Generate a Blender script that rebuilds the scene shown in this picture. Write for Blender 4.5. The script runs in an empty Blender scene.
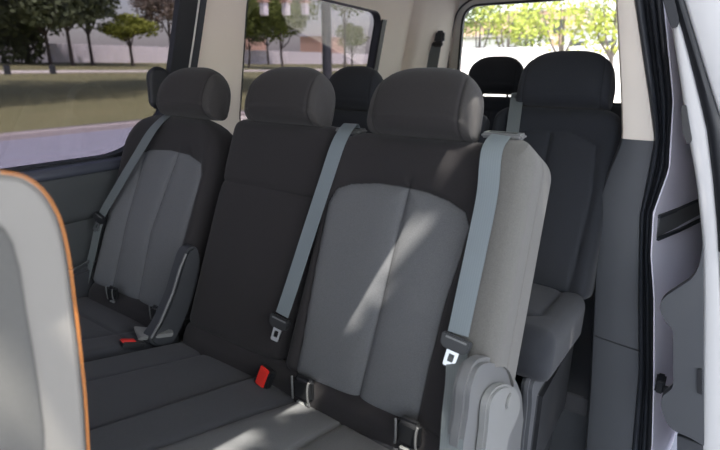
import bpy, bmesh, math, random
import numpy as np
from mathutils import Vector, Matrix
random.seed(7)
R = math.radians
sc = bpy.context.scene
C = sc.collection
# ------------------------------------------------------------------ camera
FPX = 500.0; TH = R(17.6); PS = R(34.7); CAM = np.array([0, 0, 1.2])
cv = np.array([-math.sin(PS), math.cos(PS), 0]); cr = np.array([math.cos(PS), math.sin(PS), 0]); cu = np.array([0, 0, 1.])
CF = cv*math.cos(TH)-cu*math.sin(TH); CU = cv*math.sin(TH)+cu*math.cos(TH)
def at(px, py, axis, val):
    """survey helper: where the sight line through a photo point meets the world plane axis = val"""
    Rr = CF+cr*(px-360)/FPX+CU*(225-py)/FPX
    t = (val-CAM[axis])/Rr[axis]
    return CAM+Rr*t
cam = bpy.data.objects.new('camera', bpy.data.cameras.new('camera')); C.objects.link(cam)
cam.data.sensor_width = 36; cam.data.lens = FPX/720*36; cam.data.clip_start = .02; cam.data.clip_end = 400
cam.matrix_world = Matrix(((cr[0], CU[0], -CF[0], CAM[0]), (cr[1], CU[1], -CF[1], CAM[1]), (cr[2], CU[2], -CF[2], CAM[2]), (0, 0, 0, 1)))
sc.camera = cam
cam.data.dof.use_dof = True; cam.data.dof.focus_distance = 1.5; cam.data.dof.aperture_fstop = 3.4
sc.view_settings.view_transform = 'Standard'; sc.view_settings.look = 'None'
sc.view_settings.gamma = 1; sc.view_settings.exposure = 0.22; sc.view_settings.use_curve_mapping = False

# ------------------------------------------------------------------ materials
def srgb(c):
    return tuple(((x/255)/12.92 if x/255 <= .04045 else ((x/255+.055)/1.055)**2.4) for x in c)+(1,)
class NT:
    def __init__(s, name):
        s.m = bpy.data.materials.new(name); s.m.use_nodes = True
        s.t = s.m.node_tree; s.b = s.t.nodes['Principled BSDF']; s.out = s.t.nodes['Material Output']
    def n(s, typ, **k):
        x = s.t.nodes.new(typ)
        for a, v in k.items(): setattr(x, a, v)
        return x
    def l(s, a, b): s.t.links.new(a, b)
    def math(s, op, a, b=None, clamp=False):
        x = s.n('ShaderNodeMath', operation=op); x.use_clamp = clamp
        for i, q in enumerate((a, b)):
            if q is None: continue
            if isinstance(q, (int, float)): x.inputs[i].default_value = q
            else: s.l(q, x.inputs[i])
        return x.outputs[0]
    def mix(s, f, a, b):
        x = s.n('ShaderNodeMix', data_type='RGBA')
        for i, q in ((0, f), (6, a), (7, b)):
            if isinstance(q, (tuple, float, int)): x.inputs[i].default_value = q
            else: s.l(q, x.inputs[i])
        return x.outputs[2]
    def noise(s, scale, detail=3, rough=.5, coord='Object'):
        tc = s.n('ShaderNodeTexCoord'); x = s.n('ShaderNodeTexNoise')
        x.inputs['Scale'].default_value = scale; x.inputs['Detail'].default_value = detail; x.inputs['Roughness'].default_value = rough
        s.l(tc.outputs[coord], x.inputs['Vector']); return x.outputs['Fac']
    def bump(s, h, strength=.3, dist=.002):
        x = s.n('ShaderNodeBump'); x.inputs['Strength'].default_value = strength; x.inputs['Distance'].default_value = dist
        s.l(h, x.inputs['Height']); s.l(x.outputs['Normal'], s.b.inputs['Normal'])
def plain(name, col, rough=.6, metal=0, noise=0, nscale=60, bump=0, bscale=400, spec=.5, bdist=.001):
    k = NT(name); c = srgb(col)
    k.b.inputs['Roughness'].default_value = rough; k.b.inputs['Metallic'].default_value = metal
    k.b.inputs['Specular IOR Level'].default_value = spec
    if noise:
        f = k.noise(nscale)
        d = tuple(x*(1-noise) for x in c[:3])+(1,); e = tuple(min(1, x*(1+noise)) for x in c[:3])+(1,)
        k.l(k.mix(f, d, e), k.b.inputs['Base Color'])
    else: k.b.inputs['Base Color'].default_value = c
    if bump: k.bump(k.noise(bscale, 2), bump, bdist)
    return k.m
def fabric(name, base, panel=None, seamcol=None):
    """woven upholstery: attribute 'panel' = signed distance into the inset cloth, 'seam' = distance to stitching"""
    k = NT(name)
    k.b.inputs['Roughness'].default_value = .92; k.b.inputs['Specular IOR Level'].default_value = .25
    k.b.inputs['Sheen Weight'].default_value = .08; k.b.inputs['Sheen Roughness'].default_value = .5
    fine = k.noise(480, 2); big = k.noise(14, 3)
    def shade(c):
        lo = tuple(x*.6 for x in c[:3])+(1,); hi = tuple(x*1.4 for x in c[:3])+(1,)
        a = k.mix(fine, lo, hi)
        f = k.math('MULTIPLY', big, .25)
        return k.mix(f, a, tuple(x*1.35 for x in c[:3])+(1,))
    col = shade(srgb(base))
    if panel:
        at_ = k.n('ShaderNodeAttribute', attribute_name='panel')
        f = k.math('DIVIDE', at_.outputs['Fac'], .0012, clamp=False)
        f = k.math('ADD', f, .5, clamp=True)
        col = k.mix(f, col, shade(srgb(panel)))
    se = k.n('ShaderNodeAttribute', attribute_name='seam')
    g = k.math('DIVIDE', se.outputs['Fac'], .0022); g = k.math('SUBTRACT', 1.4, g, clamp=True)
    g = k.math('MULTIPLY', g, .65)
    sc_ = srgb(seamcol) if seamcol else tuple(x*.35 for x in srgb(base)[:3])+(1,)
    col = k.mix(g, col, sc_)
    k.l(col, k.b.inputs['Base Color'])
    k.bump(k.noise(1500, 1), .35, .0008)
    return k.m
def glassmat(name, tint, refl=.06, rough=0.0):
    k = NT(name); t = k.n('ShaderNodeBsdfTransparent'); t.inputs['Color'].default_value = tint
    g = k.n('ShaderNodeBsdfGlossy'); g.inputs['Roughness'].default_value = rough; g.inputs['Color'].default_value = (1, 1, 1, 1)
    m = k.n('ShaderNodeMixShader'); m.inputs[0].default_value = refl
    k.l(t.outputs[0], m.inputs[1]); k.l(g.outputs[0], m.inputs[2]); k.l(m.outputs[0], k.out.inputs['Surface'])
    return k.m
def webbing(name, col):
    k = NT(name); c = srgb(col); k.b.inputs['Roughness'].default_value = .55
    k.b.inputs['Specular IOR Level'].default_value = .5
    se = k.n('ShaderNodeAttribute', attribute_name='across')
    w = k.math('SINE', k.math('MULTIPLY', se.outputs['Fac'], 2*math.pi*9))
    w = k.math('ADD', k.math('MULTIPLY', w, .5), .5)
    k.l(k.mix(w, tuple(x*.93 for x in c[:3])+(1,), tuple(x*1.02 for x in c[:3])+(1,)), k.b.inputs['Base Color'])
    k.bump(k.noise(1600, 1), .3, .0006)
    return k.m

M = dict(
    black=fabric('charcoal_fabric', (36, 34, 35), (86, 87, 89), (22, 22, 23)),
    cushion=fabric('cushion_fabric', (56, 57, 60), (90, 91, 92), (72, 75, 80)),
    head=fabric('headrest_fabric', (43, 41, 41), (54, 52, 51), (28, 27, 27)),
    rear=fabric('rear_seat_fabric', (35, 37, 41), (39, 41, 45), (22, 24, 27)),
    side=fabric('seat_side_vinyl', (86, 85, 82), None, (30, 30, 30)),
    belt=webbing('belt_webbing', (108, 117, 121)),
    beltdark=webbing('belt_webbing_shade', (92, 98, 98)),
    plastic=plain('dark_grey_plastic', (50, 52, 55), .55, bump=.25, bscale=500),
    blackp=plain('black_plastic', (26, 27, 29), .4),
    rubber=plain('black_rubber', (26, 28, 32), .55),
    rubber2=plain('grey_rubber', (44, 47, 52), .5),
    trimgrey=plain('grey_trim_plastic', (64, 66, 69), .6, bump=.3, bscale=420),
    lowertrim=plain('dark_side_trim', (52, 55, 56), .65, bump=.2, bscale=300),
    sill=plain('sill_trim', (58, 61, 70), .4),
    beige=plain('beige_headliner_trim', (224, 214, 200), .8, noise=.04, nscale=6, bump=.15, bscale=700),
    ceil=plain('headliner_cloth', (210, 198, 184), .9, bump=.2, bscale=700),
    light=plain('pale_trim', (200, 198, 192), .6),
    satin=plain('satin_grey_plastic', (92, 93, 93), .38, spec=.6),
    satin2=plain('light_satin_plastic', (116, 117, 115), .38, spec=.6),
    chrome=plain('steel', (190, 190, 192), .28, metal=1),
    red=plain('red_button', (205, 48, 40), .4),
    paint=plain('white_car_paint', (186, 185, 183), .3, spec=.6),
    paint2=plain('white_car_paint_lifted', (232, 228, 238), .45, spec=.3),  # door's white paint, lightened in place of light missing in the gap
    carpet=plain('dark_carpet', (44, 44, 46), .95, noise=.3, nscale=300, bump=.5, bscale=600),
    seatshell=plain('pale_grey_leather', (120, 117, 111), .6, bump=.15, bscale=350),
    seatinset=plain('taupe_grey_cloth', (84, 83, 80), .9, noise=.1, nscale=400, bump=.3, bscale=700),
    orange=plain('orange_piping', (190, 120, 56), .5),
    tint=glassmat('privacy_glass', (.35, .335, .365, 1), .035),
    clear=glassmat('clear_glass', (.90, .92, .91, 1), .03),
    asphalt=plain('road_surface', (146, 148, 160), .8, noise=.12, nscale=2),
    kerb=plain('kerb_concrete', (176, 168, 164), .8, noise=.1, nscale=5),
    concrete=plain('pale_concrete', (206, 200, 190), .8, noise=.08, nscale=1.2),
    wallwhite=plain('white_wall_paint', (232, 228, 230), .8, noise=.03, nscale=1),
    bark=plain('tree_bark', (92, 84, 82), .9, noise=.3, nscale=8, bump=.5, bscale=20, bdist=.05),
    bollard=plain('dark_bollard', (62, 66, 72), .6),
    terra=plain('tan_render', (214, 178, 158), .8, noise=.08, nscale=1),
)
def leafmat(name, c1, c2):
    k = NT(name); f = k.noise(1.3, 4); k.l(k.mix(f, srgb(c1), srgb(c2)), k.b.inputs['Base Color'])
    k.b.inputs['Roughness'].default_value = .75; k.b.inputs['Specular IOR Level'].default_value = .2
    return k.m
M['leaf_dark'] = leafmat('dark_foliage', (76, 86, 60), (126, 136, 104))
M['leaf_mid'] = leafmat('mid_foliage', (74, 92, 44), (136, 146, 78))
M['leaf_light'] = leafmat('light_foliage', (112, 126, 52), (172, 176, 88))
M['leaf_brown'] = leafmat('brownish_foliage', (104, 92, 84), (150, 138, 122))
def grassmat():
    k = NT('lawn_grass'); f = k.noise(.5, 6, .6); g = k.noise(9, 4, .7)
    a = k.mix(f, srgb((100, 104, 66)), srgb((150, 140, 104)))
    k.l(k.mix(g, a, srgb((122, 124, 86))), k.b.inputs['Base Color']); k.b.inputs['Roughness'].default_value = .95
    k.bump(g, .6, .05); return k.m
M['grass'] = grassmat()

# ------------------------------------------------------------------ object helpers
def link(name, me, mat, parent=None):
    o = bpy.data.objects.new(name, me); C.objects.link(o)
    if mat is not None: me.materials.append(mat)
    if parent is not None: o.parent = parent
    return o
def tag(o, label=None, cat=None, group=None, kind=None):
    if label: o['label'] = label
    if cat: o['category'] = cat
    if group: o['group'] = group
    if kind: o['kind'] = kind
    return o
def thing(name, label, cat, group=None, loc=(0, 0, 0)):
    o = bpy.data.objects.new(name, None); C.objects.link(o); o.empty_display_size = .05
    o.location = loc
    return tag(o, label, cat, group)
def mesh_of(name, V, F, mat, parent=None, smooth=True, attrs=None, flat_angle=None):
    me = bpy.data.meshes.new(name)
    V = np.asarray(V, float)
    if parent is not None:
        V = V-np.array(parent_origin(parent))
    me.from_pydata(V.tolist(), [], F)
    bm = bmesh.new(); bm.from_mesh(me); bmesh.ops.recalc_face_normals(bm, faces=bm.faces); bm.to_mesh(me); bm.free()
    if smooth:
        me.shade_smooth()
        if flat_angle: me.set_sharp_from_angle(angle=R(flat_angle))
    if attrs:
        for k, a in attrs.items():
            at_ = me.attributes.new(k, 'FLOAT', 'POINT'); at_.data.foreach_set('value', np.asarray(a, np.float32))
    me.update()
    return link(name, me, mat, parent)
def parent_origin(p):
    v = Vector((0, 0, 0))
    while p is not None:
        v = v+Vector(p.location); p = p.parent
    return v
def rrect(hw, y0, y1, rf, rb, N):
    """rounded rectangle, y1 = front; start at the back middle, equal arc steps"""
    rf = min(rf, hw*.98, (y1-y0)*.49); rb = min(rb, hw*.98, (y1-y0)*.49)
    P = [(0, y0)]
    def arc(cx, cy, r, a0, a1):
        for i in range(9):
            a = R(a0+(a1-a0)*i/8); P.append((cx+r*math.cos(a), cy+r*math.sin(a)))
    arc(hw-rb, y0+rb, rb, -90, 0); arc(hw-rf, y1-rf, rf, 0, 90)
    arc(-hw+rf, y1-rf, rf, 90, 180); arc(-hw+rb, y0+rb, rb, 180, 270); P.append((0, y0))
    P = np.array(P); d = np.r_[0, np.cumsum(np.hypot(*(P[1:]-P[:-1]).T))]
    s = np.linspace(0, d[-1], N, endpoint=False)
    return np.c_[np.interp(s, d, P[:, 0]), np.interp(s, d, P[:, 1])]
def sdist(px, py, poly):
    """signed distance (+ inside) to a closed polygon"""
    P = np.asarray(poly, float); Q = np.roll(P, -1, 0); best = np.full(px.shape, 1e9); ins = np.zeros(px.shape, bool)
    for (ax, ay), (bx, by) in zip(P, Q):
        dx, dy = bx-ax, by-ay; t = np.clip(((px-ax)*dx+(py-ay)*dy)/(dx*dx+dy*dy+1e-12), 0, 1)
        best = np.minimum(best, np.hypot(px-ax-t*dx, py-ay-t*dy))
        c = ((ay > py) != (by > py)) & (px < (bx-ax)*(py-ay)/(by-ay+1e-12)+ax); ins ^= c
    return np.where(ins, best, -best)
def ldist(px, py, line):
    best = np.full(px.shape, 1e9)
    for (ax, ay), (bx, by) in zip(line[:-1], line[1:]):
        dx, dy = bx-ax, by-ay; t = np.clip(((px-ax)*dx+(py-ay)*dy)/(dx*dx+dy*dy+1e-12), 0, 1)
        best = np.minimum(best, np.hypot(px-ax-t*dx, py-ay-t*dy))
    return best
def smooth_poly(pts, n=10, closed=True):
    P = [Vector(p) for p in pts]; out = []; m = len(P)
    for i in range(m if closed else m-1):
        if closed: a, b, c, d = P[i-1], P[i], P[(i+1) % m], P[(i+2) % m]
        else: a, b, c, d = P[max(i-1, 0)], P[i], P[i+1], P[min(i+2, m-1)]
        for k in range(n):
            t = k/n
            out.append(tuple(.5*((2*b)+(c-a)*t+(2*a-5*b+4*c-d)*t*t+(3*b-a-3*c+d)*t**3)))
    if not closed: out.append(tuple(P[-1]))
    return out
def round_poly(pts, rad, n=8):
    out = []; m = len(pts)
    for i in range(m):
        p = Vector(pts[i]); a = Vector(pts[i-1])-p; b = Vector(pts[(i+1) % m])-p
        r = rad[i] if isinstance(rad, (list, tuple)) else rad
        if r <= 0: out.append(tuple(p)); continue
        r_ = min(r, a.length*.48, b.length*.48); A = p+a.normalized()*r_; B = p+b.normalized()*r_
        for k in range(n+1):
            t = k/n; out.append(tuple((1-t)**2*A+2*t*(1-t)*p+t*t*B))
    return out
def pad(name, O, u, w, n, c0, c1, a0, a1, L, T0, T1, mat, parent, rs_top=.07, rn_top=.06, rs_bot=.03, rn_bot=.03,
        rf=.045, rb=.03, panel=None, seams=(), puff=.012, shape=None, N=200, NW=70, side_seam=None, groove=.0045):
    """upholstered pad: rounded-rectangle rings lofted along w; c = centre offset along u, a = half width, T = thickness"""
    O = np.array(O, float); u, w, n = (np.array(q, float) for q in (u, w, n))
    rt = max(rs_top, rn_top); rbm = max(rs_bot, rn_bot)
    th = np.linspace(0, math.pi/2, 10)
    ws = np.r_[rbm*(1-np.cos(th[:-1]*1.0))*1.0, np.linspace(rbm, L-rt, NW), (L-rt)+rt*np.sin(th[1:])]
    ws[0] = 0
    rings = []; UV = []
    def ins(h, r):
        h = np.clip(h/r, 0, 1) if r > 0 else 0
        return r*(1-math.sqrt(max(0, 1-h*h)))
    for W in ws:
        f = W/L; a = a0+(a1-a0)*f; c = c0+(c1-c0)*f; T = T0+(T1-T0)*f
        s = max(ins(W-(L-rs_top), rs_top), ins(rs_bot-W, rs_bot)); q = max(ins(W-(L-rn_top), rn_top), ins(rn_bot-W, rn_bot))
        P = rrect(max(a-s, .004), -T+q, -q, rf, rb, N)
        rings.append(np.c_[P[:, 0]+c, np.full(N, W), P[:, 1]]); UV.append(np.c_[P[:, 0]/max(a, 1e-6), P[:, 1]])
    base = len(rings)
    for end in (0, 1):
        src = rings[0] if end == 0 else rings[base-1]; ctr = src.mean(0); lst = []
        for sf in (.8, .55, .28, .03): lst.append(ctr+(src-ctr)*np.array([sf, 1, sf]))
        if end == 0: rings = lst[::-1]+rings; UV = [UV[0]]*4+UV; base += 4
        else: rings = rings+lst; UV = UV+[UV[-1]]*4
    A = np.concatenate(rings); uu, ww, nn = A[:, 0].copy(), A[:, 1].copy(), A[:, 2].copy()
    fr = np.clip((nn+.05)/.05, 0, 1); fr = fr*fr*(3-2*fr)
    front = nn > -.055
    pan = np.full(len(A), -1.0); sm = np.full(len(A), 1.0)
    if panel is not None:
        pan = np.where(front, sdist(uu, ww, panel), -1.0)
        sm = np.minimum(sm, np.where(front, np.abs(sdist(uu, ww, panel)), 1))
    for s_ in seams: sm = np.minimum(sm, np.where(front, ldist(uu, ww, s_), 1))
    off = fr*(puff*(1-np.exp(-np.clip(sm, 0, .2)/.022))-groove*np.exp(-(sm/.004)**2)) if (panel is not None or len(seams)) else 0
    if shape is not None: off = off+fr*shape(uu, ww)
    if side_seam is not None:                       # stitched line on the flank at depth -side_seam
        d = np.abs(nn+side_seam); onside = (~(nn > -.01))
        sm = np.minimum(sm, np.where(onside, d, 1))
    nn = nn+off
    V = O+np.outer(uu, u)+np.outer(ww, w)+np.outer(nn, n)
    F = []; K = len(rings)
    for i in range(K-1):
        b0, b1 = i*N, (i+1)*N
        for j in range(N):
            k = (j+1) % N; F.append((b0+j, b0+k, b1+k, b1+j))
    F.append(tuple(range(N-1, -1, -1))); F.append(tuple(range((K-1)*N, K*N)))
    return mesh_of(name, V, F, mat, parent, True, dict(panel=pan, seam=sm))
def prism(name, pts, O, u, v, w, depth, mat, parent=None, bevel=.002, smooth=True):
    """polygon pts in the (u, v) frame at O, extruded from 0 to depth along w"""
    me = bpy.data.meshes.new(name); bm = bmesh.new()
    O = Vector(O)-(parent_origin(parent) if parent is not None else Vector((0, 0, 0))); u, v, w = Vector(u), Vector(v), Vector(w)
    a = [bm.verts.new(O+u*p[0]+v*p[1]) for p in pts]; b = [bm.verts.new(O+u*p[0]+v*p[1]+w*depth) for p in pts]
    bm.faces.new(a); bm.faces.new(b[::-1])
    m = len(pts)
    for i in range(m): bm.faces.new((a[i], b[i], b[(i+1) % m], a[(i+1) % m]))
    bmesh.ops.recalc_face_normals(bm, faces=bm.faces)
    if bevel:
        es = [e for e in bm.edges if len(e.link_faces) == 2 and e.calc_face_angle(0) > R(50)]
        bmesh.ops.bevel(bm, geom=es, offset=bevel, segments=2, affect='EDGES', clamp_overlap=True)
    bm.to_mesh(me); bm.free()
    if smooth: me.shade_smooth(); me.set_sharp_from_angle(angle=R(35))
    return link(name, me, mat, parent)
def box(name, lo, hi, mat, parent=None, bevel=.004, fn=None):
    me = bpy.data.meshes.new(name); bm = bmesh.new()
    lo, hi = np.minimum(lo, hi), np.maximum(lo, hi)
    bmesh.ops.create_cube(bm, size=1)
    for v in bm.verts: v.co = Vector([lo[i]+(v.co[i]+.5)*(hi[i]-lo[i]) for i in range(3)])
    if bevel: bmesh.ops.bevel(bm, geom=bm.edges[:], offset=bevel, segments=3, affect='EDGES', clamp_overlap=True)
    if fn:
        for v in bm.verts: v.co = Vector(fn(v.co))
    if parent is not None:
        o_ = parent_origin(parent)
        for v in bm.verts: v.co -= o_
    bm.to_mesh(me); bm.free(); me.shade_smooth(); me.set_sharp_from_angle(angle=R(35))
    return link(name, me, mat, parent)
def tube(name, pts, rad, mat, parent=None, seg=10, squash=None):
    P = [Vector(p) for p in pts]; m = len(P); V = []; F = []
    rad = rad if isinstance(rad, (list, tuple)) else [rad]*m
    up = None
    for i, p in enumerate(P):
        d = (P[min(i+1, m-1)]-P[max(i-1, 0)]).normalized()
        if up is None: up = d.orthogonal().normalized()
        up = (up-d*up.dot(d)).normalized(); s = d.cross(up)
        for k in range(seg):
            a = 2*math.pi*k/seg; V.append(tuple(p+(up*math.cos(a)+s*math.sin(a))*rad[i]))
    for i in range(m-1):
        for k in range(seg): F.append((i*seg+k, i*seg+(k+1) % seg, (i+1)*seg+(k+1) % seg, (i+1)*seg+k))
    F.append(tuple(range(seg-1, -1, -1))); F.append(tuple(range((m-1)*seg, m*seg)))
    return mesh_of(name, V, F, mat, parent, True, None, 60)
def ribbon(name, pts, width, wd, nrm, mat, parent=None, thick=.0016, dense=8):
    """a flat strap of real thickness through pts; wd = direction across (may vary), nrm = outward"""
    P = smooth_poly(pts, dense, False); m = len(P)
    if not isinstance(wd, list): wd = [wd]*len(pts)
    if not isinstance(width, list): width = [width]*len(pts)
    V = []; F = []; ac = []
    for i, p in enumerate(P):
        k = min(i/dense, len(pts)-1); a = int(min(k, len(pts)-2)) if len(pts) > 1 else 0; t = k-a
        W = width[a]*(1-t)+width[a+1]*t; D = (Vector(wd[a])*(1-t)+Vector(wd[a+1])*t)
        tan = (Vector(P[min(i+1, m-1)])-Vector(P[max(i-1, 0)])).normalized(); D = (D-tan*D.dot(tan)).normalized()
        nn = D.cross(tan).normalized()
        if nn.dot(Vector(nrm)) < 0: nn = -nn
        cs = []
        for j in range(9): cs.append((-.5+j/8, .5*thick))
        for j in range(9): cs.append((.5-j/8, -.5*thick))
        for a_, b_ in cs: V.append(tuple(Vector(p)+D*a_*W+nn*b_)); ac.append(a_+.5)
    n = 18
    for i in range(m-1):
        for j in range(n): F.append((i*n+j, i*n+(j+1) % n, (i+1)*n+(j+1) % n, (i+1)*n+j))
    F.append(tuple(range(n-1, -1, -1))); F.append(tuple(range((m-1)*n, m*n)))
    return mesh_of(name, V, F, mat, parent, True, dict(across=ac), 50)
def holed(name, outer, holes, thick, fn, mat, parent=None):
    """plate with openings: polygons in 2D, thickness along 3rd axis, then mapped by fn(x, y, t)"""
    cu_ = bpy.data.curves.new(name, 'CURVE'); cu_.dimensions = '2D'; cu_.fill_mode = 'BOTH'; cu_.extrude = thick/2
    for poly in [outer]+list(holes):
        s = cu_.splines.new('POLY'); s.points.add(len(poly)-1); s.use_cyclic_u = True
        for i, p in enumerate(poly): s.points[i].co = (p[0], p[1], 0, 1)
    o = bpy.data.objects.new(name, cu_); C.objects.link(o)
    dg = bpy.context.evaluated_depsgraph_get(); me = bpy.data.meshes.new_from_object(o.evaluated_get(dg))
    bpy.data.objects.remove(o); me.name = name; me.materials.clear()
    bm = bmesh.new(); bm.from_mesh(me); bmesh.ops.remove_doubles(bm, verts=bm.verts, dist=1e-5)
    off = parent_origin(parent) if parent is not None else Vector((0, 0, 0))
    for v in bm.verts: v.co = Vector(fn(*v.co))-off
    bmesh.ops.recalc_face_normals(bm, faces=bm.faces)
    bm.to_mesh(me); bm.free(); me.shade_smooth(); me.set_sharp_from_angle(angle=R(35))
    return link(name, me, mat, parent)

# ------------------------------------------------------------------ seat frame: recline 23 degrees
RC = R(23); CO, SI = math.cos(RC), math.sin(RC)
UX = (1, 0, 0)
BW = (0, SI, CO); BN = (0, -CO, SI)            # along the backrest / out of its front
Y0, Z0 = .831, .43                            # foot of the second-row backrests
def wz(z): return (z-Z0)/CO                    # height on the backrest plane -> distance along it
def bp(x, z, off=0.0): return (x, Y0+(z-Z0)*math.tan(RC)-CO*off, z+SI*off)     # point on the front plane
def headrest(O, mat, parent, wide=.285, tall=.172, deep=.13, tilt=RC):
    """domed headrest pillow with stitched side panels and two posts; O = centre"""
    N = 72; K = 60; V = []; F = []; sm = []; pn = []
    w = np.array([0, math.sin(tilt), math.cos(tilt)]); n = np.array([0, -math.cos(tilt), math.sin(tilt)]); u = np.array([1, 0, 0])
    a = wide/2; O = np.array(O, float)
    ks = list(np.sin(np.linspace(-math.pi/2, math.pi/2, K)))
    for k in ks:
        e = abs(k)
        st = .60+.40*math.sqrt(max(0, 1-e**3.2)); sd = .50+.50*math.sqrt(max(0, 1-e**4))
        H = tall*st; D = deep*sd; pts = []
        for j in range(N):
            t = 2*math.pi*j/N; c, s = math.cos(t), math.sin(t)
            x = D/2*math.copysign(abs(c)**(.72), c); y = math.copysign(abs(s)**(.70), s)
            yy = -tall/2+H*(y+1)/2
            bulge = 1.0-.34*max(0, .5+.5*yy/(tall/2))**1.6+.06*(y < -.6)
            x2 = x*bulge+(.012*(1-((yy)/(tall/2))**2) if x > 0 else 0)
            pts.append((x2, yy))
        for x, y in pts:
            uu = a*k*(1-.03*(y/(tall/2))); d = abs(abs(a*k)-a*.83)
            g = .003*math.exp(-(d/.003)**2)
            uu *= 1-.10*max(0, y/(tall/2))**2
            V.append(O+u*uu+w*(y*(1-g/.09))+n*(x*(1-g/.06))); sm.append(d); pn.append(abs(a*k)-a*.83)
    for i in range(K-1):
        for j in range(N): F.append((i*N+j, i*N+(j+1) % N, (i+1)*N+(j+1) % N, (i+1)*N+j))
    for b0, sgn in ((0, -1), ((K-1)*N, 1)):      # slightly bulged end caps
        ring = np.array(V[b0:b0+N]); ctr = ring.mean(0); prev = b0
        for s_, bl in ((.8, .003), (.5, .006), (.2, .008)):
            st = len(V)
            for q in ring: V.append(ctr+(q-ctr)*s_+u*sgn*bl); sm.append(1); pn.append(a*.17)
            for j in range(N): F.append((prev+j, prev+(j+1) % N, st+(j+1) % N, st+j))
            prev = st
        F.append(tuple(range(prev, prev+N)))
    h = mesh_of('headrest', V, F, mat, parent, True, dict(panel=pn, seam=sm))
    for s in (-.07, .07):
        tube('post', [tuple(O+u*s-w*(tall*.3)-n*.02), tuple(O+u*s-w*(tall*.5+.10)-n*.02)], .006, M['blackp'], h)
    return h
def bolster(a, c=0, h=.02, p=4):
    return lambda uu, ww: h*np.clip(np.abs((uu-c)/a), 0, 1)**p-h*.3
# ---------------------------------------------------------------- second row: bench (near + middle place)
bench = thing('bench_seat', 'grey and charcoal two-place bench with white-lit outer flank, in front of the open door', 'seat', 'second row seats', (-.76, 1.0, .02))
XB = -.565
def near_panel():
    P = [(-.779, .385), (-.783, .504), (-.797, .70), (-.803, .855), (-.785, .893), (-.747, .910), (-.67, .922), (-.60, .922), (-.53, .918), (-.47, .906), (-.425, .888), (-.408, .86), (-.412, .80), (-.425, .70), (-.430, .55), (-.428, .385)]
    return [(x-XB, wz(z)) for x, z in P]
npan = near_panel()
nback = pad('backrest', (XB, Y0, Z0), UX, BW, BN, -.013, -.013, .255, .250, .669, .15, .125, M['black'], bench,
            rs_top=.075, rn_top=.05, rs_bot=.03, rn_bot=.018, rf=.05, rb=.03, panel=npan,
            seams=[[(-.588-XB, wz(.38)), (-.584-XB, wz(.66)), (-.579-XB, wz(.93))]], puff=.012, shape=bolster(.27, 0, .03, 5), N=260, NW=150)
tag(nback, 'charcoal backrest with a wide grey inset panel')
# outer flank: lighter vinyl shell around the outboard edge of the near backrest
def flank():
    V = []; F = []; sm = []; K = 100; J = 60
    L = .678; r_ = .060
    for i in range(K):
        f = 1-(1-i/(K-1))**1.7
        for j in range(J):
            t = j/(J-1); T = .215
            nn = .020-(T+.020)*t
            w0 = .185-.085*t+.03*math.sin(math.pi*t); W = w0+(L+.004-w0)*f
            h = max(0, (W-(L-r_))/(r_+.004)); top = r_*(1-math.sqrt(max(0, 1-min(h, 1)**2)))
            if t < .35: nn -= (.35-t)/.35*.055*h*h
            nn *= 1-.12*h*h*(t > .6)
            rr = .05
            if nn > -rr+.020: xx = -rr+math.sqrt(max(0, rr*rr-(nn-.020+rr)**2))
            elif nn < -T+.045: xx = -.045+math.sqrt(max(0, .045**2-(nn+T-.045)**2))
            else: xx = 0
            d = abs(nn+.085); g = .004*math.exp(-(d/.003)**2) if h < .7 else 0
            V.append(np.array([XB+.291+xx-top-.022*max(0, W)/L-g, Y0, Z0])+np.array(BW)*W+np.array(BN)*nn)
            sm.append(d if h < .7 else 1)
    n0 = len(V)
    V += [v-np.array(UX)*.05 for v in V]; sm += [1]*n0
    for i in range(K-1):
        for j in range(J-1):
            F.append((i*J+j, i*J+j+1, (i+1)*J+j+1, (i+1)*J+j)); F.append((n0+i*J+j, n0+(i+1)*J+j, n0+(i+1)*J+j+1, n0+i*J+j+1))
    for i in range(K-1):
        for j in (0, J-1): F.append((i*J+j, (i+1)*J+j, n0+(i+1)*J+j, n0+i*J+j))
    for j in range(J-1):
        for i in (0, K-1): F.append((i*J+j, i*J+j+1, n0+i*J+j+1, n0+i*J+j))
    o = mesh_of('side_panel', V, F, M['side'], bench, True, dict(panel=[-1]*len(V), seam=sm), 60)
    return tag(o, 'light grey outer flank of the near backrest with a stitched seam')
flank()
XM = -1.045
mback = pad('backrest', (XM, Y0+.004, Z0), UX, BW, BN, 0, 0, .203, .203, .678, .14, .12, M['black'], bench,
            rs_top=.03, rn_top=.045, rs_bot=.03, rn_bot=.03, rf=.03, rb=.03, panel=None,
            seams=[[(-.21, wz(.862)), (.0, wz(.862)), (.21, wz(.858))]], puff=.008, shape=bolster(.2, 0, -.012, 3), N=180, NW=110)
tag(mback, 'plain charcoal middle backrest with one cross seam')
# cushions: u = x, w = forward (towards -Y, rising), n = up
CT = math.atan(.28); CW = (0, -math.cos(CT), math.sin(CT)); CN = (0, math.sin(CT), math.cos(CT))
def cush(name, xl, xr, parent, mat, panel=None, seams=(), L=.60, **k):
    xc = (xl+xr)/2; a = (xr-xl)/2
    return pad(name, (xc, .845, .372), UX, CW, CN, 0, 0, a, a, L, .12, .12, mat, parent, rs_top=.05, rn_top=.06, rs_bot=.01, rn_bot=.01,
               rf=.014, rb=.02, panel=[(x-xc, (.845-y)/math.cos(CT)) for x, y in panel] if panel else None,
               seams=[[(x-xc, (.845-y)/math.cos(CT)) for x, y in s] for s in seams], N=220, NW=110, **k)
ncush = cush('seat_cushion', -.9, -.325, bench, M['cushion'], panel=[(-.80, .24), (-.785, .44), (-.765, .70), (-.752, .80), (-.72, .815), (-.58, .80), (-.46, .79), (-.41, .74), (-.40, .24)],
             seams=[[(-.60, .24), (-.605, .80)]], puff=.01, shape=bolster(.28, 0, .012, 5))
tag(ncush, 'near cushion with a lighter grey inset')
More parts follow.
